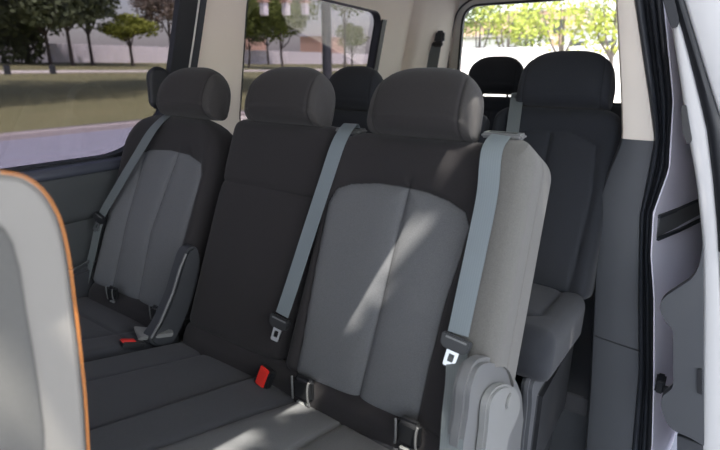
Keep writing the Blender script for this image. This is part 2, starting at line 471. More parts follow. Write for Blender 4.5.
mcush = cush('seat_cushion', -1.235, -.902, bench, M['cushion'], seams=[[(-1.14, .24), (-1.125, .84)]], puff=.008)
tag(mcush, 'plain dark middle cushion')
# padded roll between cushion and backrest, with hooks
roll = pad('backrest_roll', (-.79, .788, .345), UX, (0, .25, .968), (0, -.968, .25), 0, 0, .445, .455, .108, .12, .09, M['black'], bench,
           rs_top=.02, rn_top=.045, rs_bot=.02, rn_bot=.04, rf=.04, rb=.02, N=120, NW=30)
def isofix(px, py, par, s=1.0, x=None):
    """child-seat hook cover: dark recess between two curved satin lips and a small clip"""
    p = Vector(x)
    t = box('isofix_cover', p+Vector((-.024, -.010, -.027))*s, p+Vector((.024, .012, .027))*s, M['blackp'], par, .008*s)
    for sg in (-1, 1):
        pts = [p+Vector((sg*.024*s+(.004*s*math.cos(a)*-sg), -.010*s-.004*s*math.cos(a), .028*s*math.sin(a))) for a in np.linspace(-1.3, 1.3, 9)]
        tube('lip', pts, .0024*s, M['satin'], t)
    box('clip', p+Vector((-.014, -.012, -.036))*s, p+Vector((.014, -.003, -.030))*s, M['satin2'], t, .002*s)
    return t
def onroll(px, py, x0=None):     # meets the front of the roll
    nrm = np.array([0, -.968, .25]); d = nrm@np.array([0, .788, .345])+.008
    Rr = CF+cr*(px-360)/FPX+CU*(225-py)/FPX; t = (d-nrm@CAM)/(nrm@Rr); return CAM+Rr*t
isofix(0, 0, bench, 1.2, onroll(304, 388)); isofix(0, 0, bench, 1.2, onroll(409, 432))
headrest((-.586, 1.14, 1.113), M['head'], bench, wide=.272); headrest((-1.033, 1.14, 1.115), M['head'], bench, wide=.275)
# outboard recliner covers
def hinge():
    q = lambda pts, x: [(lambda p: (p[1], p[2]))(at(a_, b_, 0, x)) for a_, b_ in pts]
    pts = smooth_poly(q([(466, 480), (466, 410), (472, 376), (482, 360), (498, 360), (511, 370), (519, 384), (523, 405), (522, 470)], -.288), 6)
    a = prism('hinge_cover', pts, (-.320, 0, 0), (0, 1, 0), (0, 0, 1), (1, 0, 0), .034, M['satin'], bench, .009)
    tag(a, 'silver-grey curved hinge cover')
    pts = smooth_poly(q([(484, 470), (486, 430), (489, 403), (497, 389), (508, 385), (518, 391), (520, 405), (515, 424), (508, 440), (504, 470)], -.268), 6)
    b = prism('recline_lever', pts, (-.290, 0, 0), (0, 1, 0), (0, 0, 1), (1, 0, 0), .024, M['satin2'], bench, .006)
    c = q([(509, 401)], -.264)[0]
    pts = [(c[0]+.018*math.cos(t), c[1]+.018*math.sin(t)) for t in np.linspace(0, 2*math.pi, 28, endpoint=False)]
    prism('lever_cap', pts, (-.267, 0, 0), (0, 1, 0), (0, 0, 1), (1, 0, 0), .0065, M['satin2'], b, .002)
hinge()
box('seat_base', (-1.20, .40, .03), (-.36, .95, .27), M['blackp'], bench, .02)
# shoulder belt guides on the top of the backrests
def guide(x, par, w=.09, z=1.047, tilt=0):
    b = bp(x, z, -.045)
    g = box('belt_guide', (b[0]-w/2, b[1]-.022, b[2]-.004), (b[0]+w/2, b[1]+.022, b[2]+.010), M['satin'], par, .005)
    box('guide_slot', (b[0]-w*.36, b[1]-.010, b[2]+.006), (b[0]+w*.36, b[1]+.006, b[2]+.0115), M['blackp'], g, .002)
    return g
guide(-.388, bench, .095, 1.063); guide(-.815, bench, .085, 1.045)

# ---------------------------------------------------------------- second row: far single seat
single = thing('single_seat', 'charcoal and grey single seat under the far side window', 'seat', 'second row seats', (-1.55, 1.0, .02))
XS = -1.545
P = [(-1.775, .385), (-1.782, .52), (-1.785, .70), (-1.765, .83), (-1.715, .893), (-1.64, .918), (-1.52, .925), (-1.42, .920), (-1.345, .90), (-1.325, .865), (-1.335, .70), (-1.355, .48), (-1.358, .385)]
sb = pad('backrest', (XS, Y0, Z0), UX, BW, BN, 0, 0, .262, .252, .669, .14, .12, M['rear2'] if 'rear2' in M else M['black'], single,
         rs_top=.14, rn_top=.05, rf=.045, rb=.03, panel=[(x-XS, wz(z)) for x, z in P],
         seams=[[(-1.500-XS, wz(.38)), (-1.525-XS, wz(.66)), (-1.475-XS, wz(.925))], [(-1.66-XS, wz(.38)), (-1.675-XS, wz(.66)), (-1.66-XS, wz(.91))]], puff=.010, shape=bolster(.26, 0, .025, 5), N=200, NW=120)
scush = cush('seat_cushion', -1.79, -1.285, single, M['cushion'], seams=[[(-1.40, .24), (-1.395, .84)], [(-1.79, .70), (-1.30, .695)]], puff=.008)
sroll = pad('backrest_roll', (-1.56, .788, .345), UX, (0, .25, .968), (0, -.968, .25), 0, 0, .23, .235, .108, .12, .09, M['black'], single,
            rs_top=.02, rn_top=.045, rs_bot=.02, rn_bot=.04, rf=.04, rb=.02, N=100, NW=24)
isofix(0, 0, single, .9, onroll(113, 293)); isofix(0, 0, single, .9, onroll(157, 313))
headrest((-1.475, 1.14, 1.113), M['head'], single, wide=.275)
hp = [bp(-1.27, .655, .01), bp(-1.27, .645, .045), bp(-1.27, .59, .055), bp(-1.27, .52, .06), bp(-1.27, .44, .08), bp(-1.27, .385, .10), bp(-1.27, .37, .02), bp(-1.27, .50, -.02), bp(-1.27, .60, -.02)]
hc = prism('hinge_cover', smooth_poly([(p[1], p[2]) for p in hp], 5), (-1.300, 0, 0), (0, 1, 0), (0, 0, 1), (1, 0, 0), .05, M['plastic'], single, .008)
tube('trim_edge', [Vector(bp(-1.252, z, o)) for z, o in ((.635, .048), (.59, .058), (.52, .063), (.44, .082), (.395, .10))], .004, M['satin'], hc)
prism('hinge_foot', [(-1.36, .735), (-1.24, .79), (-1.22, .775), (-1.28, .70)], (0, 0, .425), (1, 0, 0), (0, 1, 0), (0, 0, 1), .012, M['satin2'], single, .003)
box('seat_base', (-1.76, .40, .03), (-1.32, .95, .27), M['blackp'], single, .02)
og = box('outer_guard', (-1.845, .74, .30), (-1.795, .92, .50), M['plastic'], single, .018)
tube('guard_lip', [(-1.80, .735, .34), (-1.797, .74, .44), (-1.80, .78, .50), (-1.81, .86, .515)], .005, M['plastic'], og)
guide(-1.60, single, .08, 1.04)

# ---------------------------------------------------------------- belts
def belt(name, label, pts, width, wd, mat=None, grp=None):
    t = thing(name, label, 'seat belt', grp, pts[0])
    ribbon('webbing', pts, width, wd, BN, mat or M['belt'], t)
    return t
def tongue(t, p, s=1.0, tilt=0.0, wdir=(1, 0, 0), down=(0, -.39, -.92)):
    """moulded grip with a steel latch plate below it"""
    p = Vector(p); d = Vector(down).normalized(); w = Vector(wdir); w = (w-d*w.dot(d)).normalized(); n = w.cross(d)
    if n.dot(Vector(BN)) < 0: n = -n
    grip = round_poly([(-.032, -.014), (.032, -.014), (.030, .010), (.018, .017), (-.018, .017), (-.030, .010)], .006, 4)
    g = prism('tongue_grip', [(a*s, b*s) for a, b in grip], p-n*.005*s, w, d, n, .013*s, M['blackp'], t, .003*s)
    sl = prism('grip_slot', [(a*s, b*s) for a, b in [(-.022, -.009), (.022, -.009), (.022, -.005), (-.022, -.005)]], p+n*.0075*s, w, d, n, .0015*s, M['satin'], g, 0)
    o_ = p+n*.000*s
    q = parent_origin(t)
    pl = round_poly([(-.013, .014), (.013, .014), (.012, .050), (-.012, .050)], .004, 4)
    hl = round_poly([(-.006, .024), (.006, .024), (.006, .040), (-.006, .040)], .002, 4)
    holed('latch_plate', [(a*s, b*s) for a, b in pl], [[(a*s, b*s) for a, b in hl]], .003*s,
          lambda x, y, z: o_+w*x+d*y+n*z, M['chrome'], t)
def bq(px, py, off):     # point on the reclined front plane (offset out of it) along a photo sight line
    nrm = np.array(BN); d = nrm@np.array([0, Y0, Z0])+off
    Rr = CF+cr*(px-360)/FPX+CU*(225-py)/FPX; t = (d-nrm@CAM)/(nrm@Rr); return tuple(CAM+Rr*t)
gx = -.378; tp = Vector(bp(gx, 1.066, -.045)); 
pts = [tuple(tp+Vector((-.015, .006, -.012))), tuple(tp+Vector((-.010, -.008, .004))), bq(492, 150, .022), bq(487, 195, .034), bq(477, 245, .036), bq(467, 292, .036), bq(458, 334, .036)]
b1 = belt('seat_belt', 'pale blue-grey belt hanging over the outer edge of the nearest backrest', pts, [.046]*7, [(1, .35, -.1), (1, .3, 0), (1, .12, 0), (1, 0, 0), (1, 0, 0), (1, 0, 0), (1, 0, 0)], grp='second row seat belts')
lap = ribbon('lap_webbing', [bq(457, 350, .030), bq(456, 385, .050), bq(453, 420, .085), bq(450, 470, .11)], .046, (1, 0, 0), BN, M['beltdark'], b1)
tongue(b1, bq(456, 343, .038), 1.05, 0, (1, .05, -.22), (-.12, -.39, -.92))
tp = Vector(bp(-.815, 1.062, -.045))
b2 = belt('seat_belt', 'pale blue-grey belt hanging between the nearest and the middle backrest', [tuple(tp+Vector((0, .006, -.010))), tuple(tp+Vector((0, -.010, .004))), bq(339, 142, .014), bq(326, 180, .016), bq(309, 232, .018), bq(292, 285, .018), bq(282, 315, .018)],
          .045, (1, 0, 0), grp='second row seat belts')
tongue(b2, bq(280, 322, .020), 1.05, 0, (1, 0, -.2), (-.1, -.39, -.92))
tp = Vector(bp(-1.60, 1.055, -.045))
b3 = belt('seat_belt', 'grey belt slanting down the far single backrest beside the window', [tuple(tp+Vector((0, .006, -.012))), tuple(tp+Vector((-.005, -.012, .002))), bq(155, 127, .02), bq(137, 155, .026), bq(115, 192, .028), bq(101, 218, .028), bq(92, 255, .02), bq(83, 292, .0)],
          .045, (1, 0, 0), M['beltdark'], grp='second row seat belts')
tongue(b3, bq(100, 218, .032), 1.0, 0, (1, 0, -.25), (-.25, -.39, -.9))
def buckle(label, p, d, s=1.0, side=(1, 0, 0)):
    p = Vector(p); d = Vector(d).normalized(); w = Vector(side); w = (w-d*w.dot(d)).normalized(); n = w.cross(d)
    if n.z < 0: n = -n
    t = thing('belt_buckle', label, 'buckle', 'second row buckles', tuple(p-d*.05*s))
    body = round_poly([(-.021, -.06), (.021, -.06), (.021, .016), (-.021, .016)], .006, 4)
    prism('buckle_body', [(a*s, b*s) for a, b in body], p-n*.011*s, w, d, n, .022*s, M['blackp'], t, .004*s)
    but = round_poly([(-.014, -.030), (.014, -.030), (.014, .018), (-.014, .018)], .004, 4)
    prism('release_button', [(a*s, b*s) for a, b in but], p+n*.006*s, w, d, n, .009*s, M['red'], t, .003*s)
    return t
buckle('red-buttoned buckle against the roll in front of the middle backrest', onroll(270, 371)+np.array([0, -.014, .0]), (.25, .25, .95), 1.1)
buckle('small red-buttoned buckle lying in the gap beside the far single cushion', (-1.288, .665, .432), (-.25, -.9, .35), .85)

# ---------------------------------------------------------------- third and fourth rows
def rear_seat(name, label, x, y, xl, xr, ztop, hz, belt_x=None, grp='rear seats', hw=.285, parts=True):
    t = thing(name, label, 'seat', grp, (x, y, .02)); xc = (xl+xr)/2; a = (xr-xl)/2
    L = (ztop-.46)/math.cos(R(18)); w = (0, math.sin(R(18)), math.cos(R(18))); n = (0, -math.cos(R(18)), math.sin(R(18)))
    yb = y-.055-(ztop-.46)*math.tan(R(18))
    pn = [(-a*.72, .0), (-a*.78, L*.55), (-a*.7, L*.80), (-a*.3, L*.86), (a*.3, L*.86), (a*.7, L*.80), (a*.78, L*.55), (a*.72, 0)]
    pad('backrest', (xc, yb, .46), UX, w, n, 0, 0, a, a, L, .13, .12, M['rear'], t, rs_top=.07, rn_top=.05, rf=.04, rb=.03,
        panel=pn, puff=.008, seams=[[(0, 0), (0, L*.85)]], N=150, NW=70, shape=bolster(a, 0, .02, 5))
    pad('seat_cushion', (xc, yb+.02, .475), UX, (0, -.99, .12), (0, .12, .99), 0, 0, a, a, .47, .15, .14, M['rear'], t, rs_top=.05, rn_top=.06,
        rf=.04, rb=.03, seams=[[(-a*.62, 0), (-a*.66, .46)], [(a*.62, 0), (a*.66, .30), (a*.4, .36), (-a*.4, .36), (-a*.66, .30)]], puff=.01, N=150, NW=60)
    headrest((x, y, hz), M['rear'], t, wide=hw, tall=.195, tilt=R(14))
    b = box('seat_base', (xl+.03, yb-.40, .03), (xr-.02, yb+.02, .34), M['blackp'], t, .02)
    return t, yb
t3, yb3 = rear_seat('rear_seat', 'dark grey third row seat framed by the rear window, beside the door pillar', -.44, 1.90, -.67, -.235, 1.075, 1.155, hw=.30)
cov = prism('side_cover', smooth_poly([(yb3-.44, .30), (yb3-.45, .40), (yb3-.30, .415), (yb3-.05, .44), (yb3+.03, .40), (yb3+.03, .12), (yb3-.30, .05), (yb3-.42, .12)], 5), (-.30, 0, 0), (0, 1, 0), (0, 0, 1), (1, 0, 0), .03, M['trimgrey'], t3, .01)
prism('side_recess', smooth_poly([(yb3-.36, .18), (yb3-.30, .33), (yb3-.12, .39), (yb3-.10, .22), (yb3-.26, .10)], 5), (-.271, 0, 0), (0, 1, 0), (0, 0, 1), (1, 0, 0), .006, M['blackp'], cov, .002)
arm = pad('armrest', (-.735, 1.72, .62), UX, (0, .26, .966), (0, -.966, .26), 0, 0, .036, .036, .43, .09, .08, M['rear'], t3, rs_top=.03, rn_top=.04, rf=.02, rb=.02, N=60, NW=20)
rear_seat('rear_seat', 'black third row seat in the far corner behind the middle headrest', -1.315, 1.87, -1.57, -1.08, 1.03, 1.105, hw=.265)
rear_seat('rear_seat', 'dark fourth row seat whose headrest peeks over the nearest second row headrest', -.985, 2.70, -1.22, -.74, 1.06, 1.155, hw=.285, grp='rear seats')
t = thing('seat_belt', 'dark grey belt over the inner shoulder of the third row seat', 'seat belt', 'rear seat belts', (-.62, 1.9, 1.05))
ww = [tuple(at(518, 93, 1, 1.92)), tuple(at(517, 98, 1, 1.86)), tuple(at(514, 120, 1, 1.80)), tuple(at(509, 160, 1, 1.75)), tuple(at(504, 220, 1, 1.66))]
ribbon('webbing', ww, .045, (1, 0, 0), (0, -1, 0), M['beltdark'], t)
# ---------------------------------------------------------------- car body: far wall, pillars, floor, ceiling, rear
def fx(z):       # inner face of the far side at height z
    return -1.86+(max(0, z-.86))*.20
def nx(z):       # outer face of the near side at height z
    pts = [(-.5, .02), (-.1, .02), (.3, -.01), (.48, -.05), (.76, -.085), (.9, -.083), (1.1, -.106), (1.38, -.174), (1.68, -.27)]
    return float(np.interp(z, [p[0] for p in pts], [p[1] for p in pts]))
win1 = round_poly([(-1.2, .885), (1.10, .875), (1.27, 1.04), (1.325, 1.28), (1.37, 1.66), (-1.2, 1.66)], [0, .12, .10, .10, .03, 0], 10)
w1i = win1
win2 = round_poly([(1.665, .93), (2.735, .98), (2.745, 1.505), (1.665, 1.545)], [.05, .30, .085, .10], 10)
def grow(poly, d):
    P = [Vector(p) for p in poly]; c = Vector((sum(p[0] for p in poly)/len(poly), sum(p[1] for p in poly)/len(poly))); out = []
    for i, p in enumerate(P):
        a = (P[(i+1) % len(P)]-P[i-1]); nn = Vector((a.y, -a.x))
        if nn.length < 1e-9: nn = p-c
        nn.normalize()
        out.append(tuple(p+nn*d))
    return out
up = lambda y, z, t: (fx(z)+t, y, z)
def clean(poly):
    out = []
    for p in poly:
        if not out or (Vector(p)-Vector(out[-1])).length > 1e-4: out.append(p)
    if (Vector(out[0])-Vector(out[-1])).length < 1e-4: out.pop()
    return out
win1, win2 = clean(win1), clean(win2)
g1 = grow(win1, .02); g2 = grow(win2, .004)
wf = holed('wall_far', [(-1.6, .86), (3.16, .86), (3.16, 1.66), (1.5, 1.72), (-1.6, 1.72)], [g1, g2], .04, lambda y, z, t: (fx(z)-.03+t, y, z), M['beige']); tag(wf, kind='structure')
lo_ = box('wall_far', (-1.93, -1.6, -.05), (-1.85, 3.5, .80), M['lowertrim'], None, .01); tag(lo_, kind='structure')
sl = prism('trim_1', smooth_poly([(-1.90, .825), (-1.84, .825), (-1.828, .835), (-1.83, .85), (-1.845, .864), (-1.90, .868)], 5), (0, -1.6, 0), (1, 0, 0), (0, 0, 1), (0, 1, 0), 4.8, M['sill'], None, 0); tag(sl, kind='structure')
lt = prism('trim_2', smooth_poly([(-1.90, .66), (-1.845, .66), (-1.835, .72), (-1.84, .83), (-1.90, .83)], 5), (0, -1.6, 0), (1, 0, 0), (0, 0, 1), (0, 1, 0), 4.8, M['lowertrim'], None, 0); tag(lt, kind='structure')
W1 = thing('window_1', '', ''); [W1.pop(k, None) if k in W1 else None for k in ('label', 'category')]; tag(W1, kind='structure')
holed('glass', win1, [], .004, lambda y, z, t: (fx(z)-.045+t, y, z), M['tint'], W1)
holed('window_frame', g1, [win1], .05, lambda y, z, t: (fx(z)-.03+t, y, z), M['rubber'], W1)
# broad black frame behind the sliding window: rear upright
def fr_strip(y0a, y0b, wd, mat, name, par, xo=0.0, zt=1.68, zb=.90, th=.02):
    V = []; F = []; K = 24
    for i in range(K):
        z = zb+(zt-zb)*i/(K-1); f = (z-zb)/(zt-zb); y = y0a+(y0b-y0a)*(f**.62)
        for dy, dx in ((0, 0), (wd, 0), (wd, th), (0, th)): V.append((fx(z)+xo+dx, y+dy, z))
    for i in range(K-1):
        for j in range(4): F.append((i*4+j, i*4+(j+1) % 4, i*4+4+(j+1) % 4, i*4+4+j))
    F.append((0, 1, 2, 3)); F.append(tuple(range((K-1)*4, K*4)))
    return mesh_of(name, V, F, mat, par, True, None, 40)
fr_strip(1.185, 1.33, .125, M['rubber'], 'window_frame', W1, -.012, th=.03)
fr_strip(1.262, 1.415, .006, M['light'], 'bright_strip', W1, .010, th=.012)
fr_strip(1.275, 1.425, .026, M['rubber2'], 'door_seal', W1, -.012, th=.034)
b_ = pad('window_latch', (fx(1.10)+.02, 1.225, 1.04), (0, 1, 0), (0, 0, 1), (1, 0, 0), 0, 0, .05, .045, .16, .03, .03, M['rubber'], W1, rs_top=.045, rn_top=.02, rs_bot=.03, rf=.01, rb=.01, N=40, NW=12)
W2 = thing('window_2', '', ''); [W2.pop(k, None) if k in W2 else None for k in ('label', 'category')]; tag(W2, kind='structure')
holed('glass', win2, [], .004, lambda y, z, t: (fx(z)-.045+t, y, z), M['tint'], W2)
holed('window_frame', g2, [win2], .05, lambda y, z, t: (fx(z)-.03+t, y, z), M['rubber'], W2)
fr_strip(2.742, 2.750, .045, M['rubber'], 'rear_seal', W2, -.012, 1.47, 1.10, th=.016)
# rear corner pillar, chamfered, with its belt anchor
cp = [(-1.86, 3.12), (-1.60, 3.40), (-1.56, 3.52), (-1.86, 3.58)]
V = []; F = []
zz = [.80, .86, 1.2, 1.5, 1.60, 1.70]
for z in zz:
    s = max(0, z-.86)*.20
    for p in [(-1.87, 3.10), (-1.83, 3.12), (-1.80, 3.17), (-1.72, 3.42), (-1.70, 3.50), (-1.72, 3.58), (-1.87, 3.58)]: V.append((p[0]+s*(1 if p[0] > -1.99 else 0), p[1], z))
for i in range(len(zz)-1):
    for j in range(7): F.append((i*7+j, i*7+(j+1) % 7, i*7+7+(j+1) % 7, i*7+7+j))
F.append(tuple(range(7))); F.append(tuple(range((len(zz)-1)*7, len(zz)*7)))
dp = mesh_of('wall_rear_corner', V, F, M['beige'], None, True, None, 40); tag(dp, kind='structure')
# ceiling and cove
V = []; F = []; prof = []
for x, z in [(-1.76, 1.575), (-1.72, 1.612), (-1.66, 1.64), (-1.5, 1.665), (-1.0, 1.685), (-.6, 1.67), (-.40, 1.64), (-.34, 1.61), (-.33, 1.585), (-.29, 1.58), (-.27, 1.64), (-.28, 1.70), (-1.0, 1.76), (-1.78, 1.72)]: prof.append((x, z))
n_ = len(prof)
for y in (-1.6, 3.58):
    for x, z in prof: V.append((x, y, z))
for j in range(n_): F.append((j, (j+1) % n_, n_+(j+1) % n_, n_+j))
F.append(tuple(range(n_))); F.append(tuple(range(n_, 2*n_)))
ce = mesh_of('ceiling', V, F, M['ceil'], None, True, None, 50); tag(ce, kind='structure')
rf_ = prism('roof', [(-1.80, 1.70), (-1.82, 1.73), (-1.6, 1.79), (-1.0, 1.81), (-.45, 1.78), (-.27, 1.70), (-.25, 1.66), (-.275, 1.65), (-.32, 1.72), (-1.0, 1.765), (-1.7, 1.735)], (0, -1.6, 0), (1, 0, 0), (0, 0, 1), (0, 1, 0), 5.2, M['paint'], None, 0); tag(rf_, kind='structure')
fl = box('floor', (-1.92, -1.6, -.06), (-.30, 3.50, .02), M['carpet'], None, .005); tag(fl, kind='structure')
# tailgate with its window
tg = thing('door_2', '', ''); [tg.pop(k, None) if k in tg else None for k in ('label', 'category')]; tag(tg, kind='structure')
tz = lambda z: 3.56-max(0, z-.9)*.12
trap = round_poly([(-1.70, .02), (-.14, .02), (-.16, .95), (-.28, 1.66), (-1.62, 1.66), (-1.72, .95)], [.02, .02, .05, .12, .16, .05], 8)
gl = round_poly([(-1.57, .985), (-.33, .985), (-.40, 1.585), (-1.52, 1.585)], [.07, .07, .10, .11], 8)
trap, gl = clean(trap), clean(gl)
holed('tailgate_trim', trap, [grow(gl, .014)], .05, lambda x, z, t: (x, tz(z)+t, z), M['light'], tg)
holed('glass_seal', grow(gl, .015), [gl], .03, lambda x, z, t: (x, tz(z)-.02+t, z), M['rubber'], tg)
holed('glass', gl, [], .004, lambda x, z, t: (x, tz(z)+.02+t, z), M['clear'], tg)
box('lower_trim', (-1.70, 3.50, .02), (-.16, 3.535, .975), M['lowertrim'], tg, .01)
rsl = tube('trim_3', [(x, tz(z)-.045, z) for x, z in smooth_poly([(-1.665, .86), (-1.645, 1.15), (-1.605, 1.42), (-1.55, 1.575), (-1.40, 1.645), (-1.2, 1.655)], 6, False)], .006, M['rubber']); tag(rsl, kind='structure')
# D-pillar belt with its anchor
t = thing('seat_belt', 'grey belt hanging from an anchor on the far rear corner pillar', 'seat belt', 'rear seat belts', (-1.70, 3.38, 1.43))
pa = at(437, 40, 1, 3.30); 
box('anchor_cover', (pa[0]-.05, 3.29, pa[2]-.02), (pa[0]+.05, 3.33, pa[2]+.06), M['rubber2'], t, .014)
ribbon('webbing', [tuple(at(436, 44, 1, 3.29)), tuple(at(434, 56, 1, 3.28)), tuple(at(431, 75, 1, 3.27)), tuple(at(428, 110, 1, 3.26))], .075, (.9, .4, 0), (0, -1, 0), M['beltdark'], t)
box('anchor_ring', (pa[0]-.06, 3.275, pa[2]-.045), (pa[0]+.05, 3.30, pa[2]-.012), M['blackp'], t, .008)
# ---------------------------------------------------------------- near side: door opening edge (pillar trim, seals), quarter panel
def loft(name, secs, mat, parent=None, sharp=35, closed=True):
    """secs: list of (z, [(x, y)...]) with equal counts"""
    m = len(secs[0][1]); V = [(x, y, z) for z, s in secs for x, y in s]; F = []
    for i in range(len(secs)-1):
        for j in range(m if closed else m-1): F.append((i*m+j, i*m+(j+1) % m, (i+1)*m+(j+1) % m, (i+1)*m+j))
    F.append(tuple(range(m))); F.append(tuple(range((len(secs)-1)*m, len(secs)*m)))
    return mesh_of(name, V, F, mat, parent, True, None, sharp)
def itp(z, tab): return float(np.interp(z, [p[0] for p in tab], [p[1] for p in tab]))
inner = [(-.3, -.17), (-.18, -.18), (.1, -.20), (.45, -.232), (.60, -.245), (.78, -.262), (.88, -.245), (.98, -.222), (1.13, -.247), (1.39, -.297), (1.68, -.36)]
outer = [(-.3, -.02), (-.1, -.032), (.2, -.055), (.475, -.098), (.62, -.118), (.75, -.135), (.86, -.132), (.99, -.131), (1.1, -.162), (1.38, -.243), (1.68, -.33)]
seal = [(-.3, .035), (-.07, .022), (.2, -.015), (.48, -.058), (.62, -.088), (.76, -.103), (.9, -.083), (1.107, -.106), (1.38, -.174), (1.68, -.26)]
YJ = 1.75
def zs(a, b, n): return list(np.linspace(a, b, n))
def sec(z, a, b, y, r=.012, dep=.12):
    return [(a, y+dep), (a, y+r*1.5), (a+r*.5, y+r*.4), (a+r*1.5, y), (b-r, y), (b-r*.2, y+r*.4), (b, y+r), (b, y+dep)]
p1 = loft('wall_near_pillar', [(z, sec(z, itp(z, inner), itp(z, outer), YJ, .012, .16)) for z in zs(.975, 1.68, 22)], M['beige']); tag(p1, kind='structure')
p2 = loft('wall_near_lower', [(z, sec(z, itp(z, inner)-.004, itp(z, outer)+.002, YJ-.008, .02, .20)) for z in zs(-.3, .985, 40)], M['trimgrey']); tag(p2, kind='structure')
jo = prism('trim_4', [(0, 0), (.14, -.012), (.14, -.009), (0, .003)], (-.205, YJ-.0105, .30), (1, 0, 0), (0, 0, 1), (0, 1, 0), .004, M['blackp'], None, 0); tag(jo, kind='structure')
# seals: three ribs side by side between the trim and the painted body
def rib(name, f0, f1, y, mat, rr=.010):
    secs = []
    for z in zs(-.3, 1.68, 70):
        a = itp(z, outer); b = itp(z, seal); x0 = a+(b-a)*f0; x1 = a+(b-a)*f1
        secs.append((z, [(x0, y+.05), (x0, y+.006), ((x0*.8+x1*.2), y), ((x0*.5+x1*.5), y-.003), ((x0*.2+x1*.8), y), (x1, y+.006), (x1, y+.05)]))
    o = loft(name, secs, mat, None, 60); tag(o, kind='structure'); return o
rib('trim_5', 0, .30, YJ-.004, M['rubber2']); rib('trim_6', .30, .52, YJ+.010, M['rubber']); rib('trim_7', .52, .72, YJ-.002, M['rubber2']); rib('trim_8', .72, 1.0, YJ+.006, M['rubber'])
DOORX = [(-.3, .16), (.1, .147), (.57, .064), (.79, .022), (1.04, -.05), (1.29, -.125), (1.7, -.25)]
secs = []
for z in zs(-.3, 1.70, 60):
    s = itp(z, seal)
    B = max(s+.018, min(itp(z, DOORX)-.008, .10))
    secs.append((z, [(s-.02, YJ+.02), (s+.004, YJ+.022), (s+.012, YJ+.05), ((s+.02)*.6+B*.4, YJ+.2), (B, YJ+.42), (B, YJ+1.0), (B*.6+s*.4, YJ+1.5), (s-.03, 3.5), (s-.07, 3.56), (s-.10, 3.5), (s-.05, YJ+1.2), (s-.05, YJ+.1)]))
qp = loft('wall_near_quarter_panel', secs, M['paint2'], None, 60); tag(qp, kind='structure')
# slide rail along the quarter panel
def rail_strip(z0, z1, off, mat):
    V = []; F = []; pts = []
    zc = (z0+z1)/2; s_ = itp(zc, seal); B = max(s_+.018, min(itp(zc, DOORX)-.008, .10))
    pts = [(s_+.012, YJ+.05), ((s_+.02)*.6+B*.4, YJ+.2), (B, YJ+.42), (B+.002, YJ+1.0)]
    for x, y in pts:
        for dx, z in ((off, z0), (off, z1), (-.02, z1), (-.02, z0)): V.append((x+dx, y-dx*.6, z))
    for i in range(3):
        for j in range(4): F.append((i*4+j, i*4+(j+1) % 4, i*4+4+(j+1) % 4, i*4+4+j))
    F.append((0, 1, 2, 3)); F.append((12, 13, 14, 15))
    return mesh_of('rail', V, F, mat, None, False)
rl = rail_strip(.672, .742, .003, M['satin'])
for z0, z1, nm in ((.738, .748, 'trim_13'), (.664, .675, 'trim_14')): o = rail_strip(z0, z1, .007, M['rubber2']); o.name = nm; tag(o, kind='structure')
tag(rl, kind='structure'); rl.name = 'trim_9'
# ---------------------------------------------------------------- opened sliding door standing behind the opening
sd = thing('sliding_door', 'white sliding door slid open behind the door pillar, at the right', 'door', None, (.03, 1.6, .1))
YD = 1.60
def dpt(px, py, y=YD): p = at(px, py, 1, y); return (p[0], p[2])
def zx(pairs): return [(p[1], p[0]) for p in sorted([dpt(*q) for q in pairs], key=lambda t: t[1])]
e0 = zx([(666, 0), (672, 30), (680, 80), (687, 130), (696, 180), (702, 235), (703, 300), (702, 380), (701, 450)])
e1 = zx([(672, 0), (682, 30), (695, 80), (707, 130), (713, 180), (717, 225), (719, 260), (722, 330), (722, 450)])
e2 = zx([(684, 0), (693, 30), (708, 80), (724, 130), (736, 180), (746, 225), (750, 300), (750, 450)])
e3 = [(z, x+.12) for z, x in e2]
lo_e1 = e1
def strip(name, ta, tb, z0, z1, y, dep, mat, par, r=.006):
    return loft(name, [(z, sec(z, itp(z, ta), itp(z, tb), y, r, dep)) for z in zs(z0, z1, 50)], mat, par, 50)
strip('door_frame_edge', e0, e1, -.25, 1.55, YD, .7, M['paint'], sd)
strip('weatherstrip', e1, e2, .70, 1.55, YD-.012, .06, M['rubber'], sd, .012)
strip('outer_panel', e2, e3, .70, 1.55, YD-.004, .7, M['paint'], sd)
strip('outer_panel', e1, e3, -.25, .72, YD-.004, .7, M['paint'], sd)
br = [(703, 236), (700, 262), (692, 278), (678, 288), (664, 298), (660, 308), (664, 320), (672, 330), (673, 345), (673, 375), (672, 388), (663, 396), (661, 406), (665, 420), (673, 430), (690, 438), (704, 446)]
bpoly = smooth_poly([dpt(*q, YD-.03) for q in br], 4, False)
prism('edge_trim', bpoly, (0, YD-.03, 0), (1, 0, 0), (0, 0, 1), (0, 1, 0), .028, M['trimgrey'], sd, .004)
prism('edge_trim', [dpt(*q, YD-.02) for q in [(677, 436), (703, 445), (703, 500), (677, 500)]], (0, YD-.02, 0), (1, 0, 0), (0, 0, 1), (0, 1, 0), .02, M['plastic'], sd, .002)
prism('door_striker', round_poly([dpt(*q, YD-.02) for q in [(681, 106), (686, 105), (692, 142), (687, 145), (682, 132)]], .008, 4), (0, YD-.015, 0), (1, 0, 0), (0, 0, 1), (0, 1, 0), .02, M['blackp'], sd, .001)
prism('door_bumper', round_poly([dpt(*q, YD-.03) for q in [(660, -10), (672, -10), (679, 20), (677, 27), (671, 28), (668, 20)]], .006, 4), (0, YD-.03, 0), (1, 0, 0), (0, 0, 1), (0, 1, 0), .025, M['rubber'], sd, .002)
prism('inner_pull', round_poly([dpt(*q, YD-.04) for q in [(697, 370), (702, 370), (702, 396), (697, 394)]], .003, 3), (0, YD-.035, 0), (1, 0, 0), (0, 0, 1), (0, 1, 0), .008, M['blackp'], sd, .001)
q = at(661, 384, 1, YJ-.01)
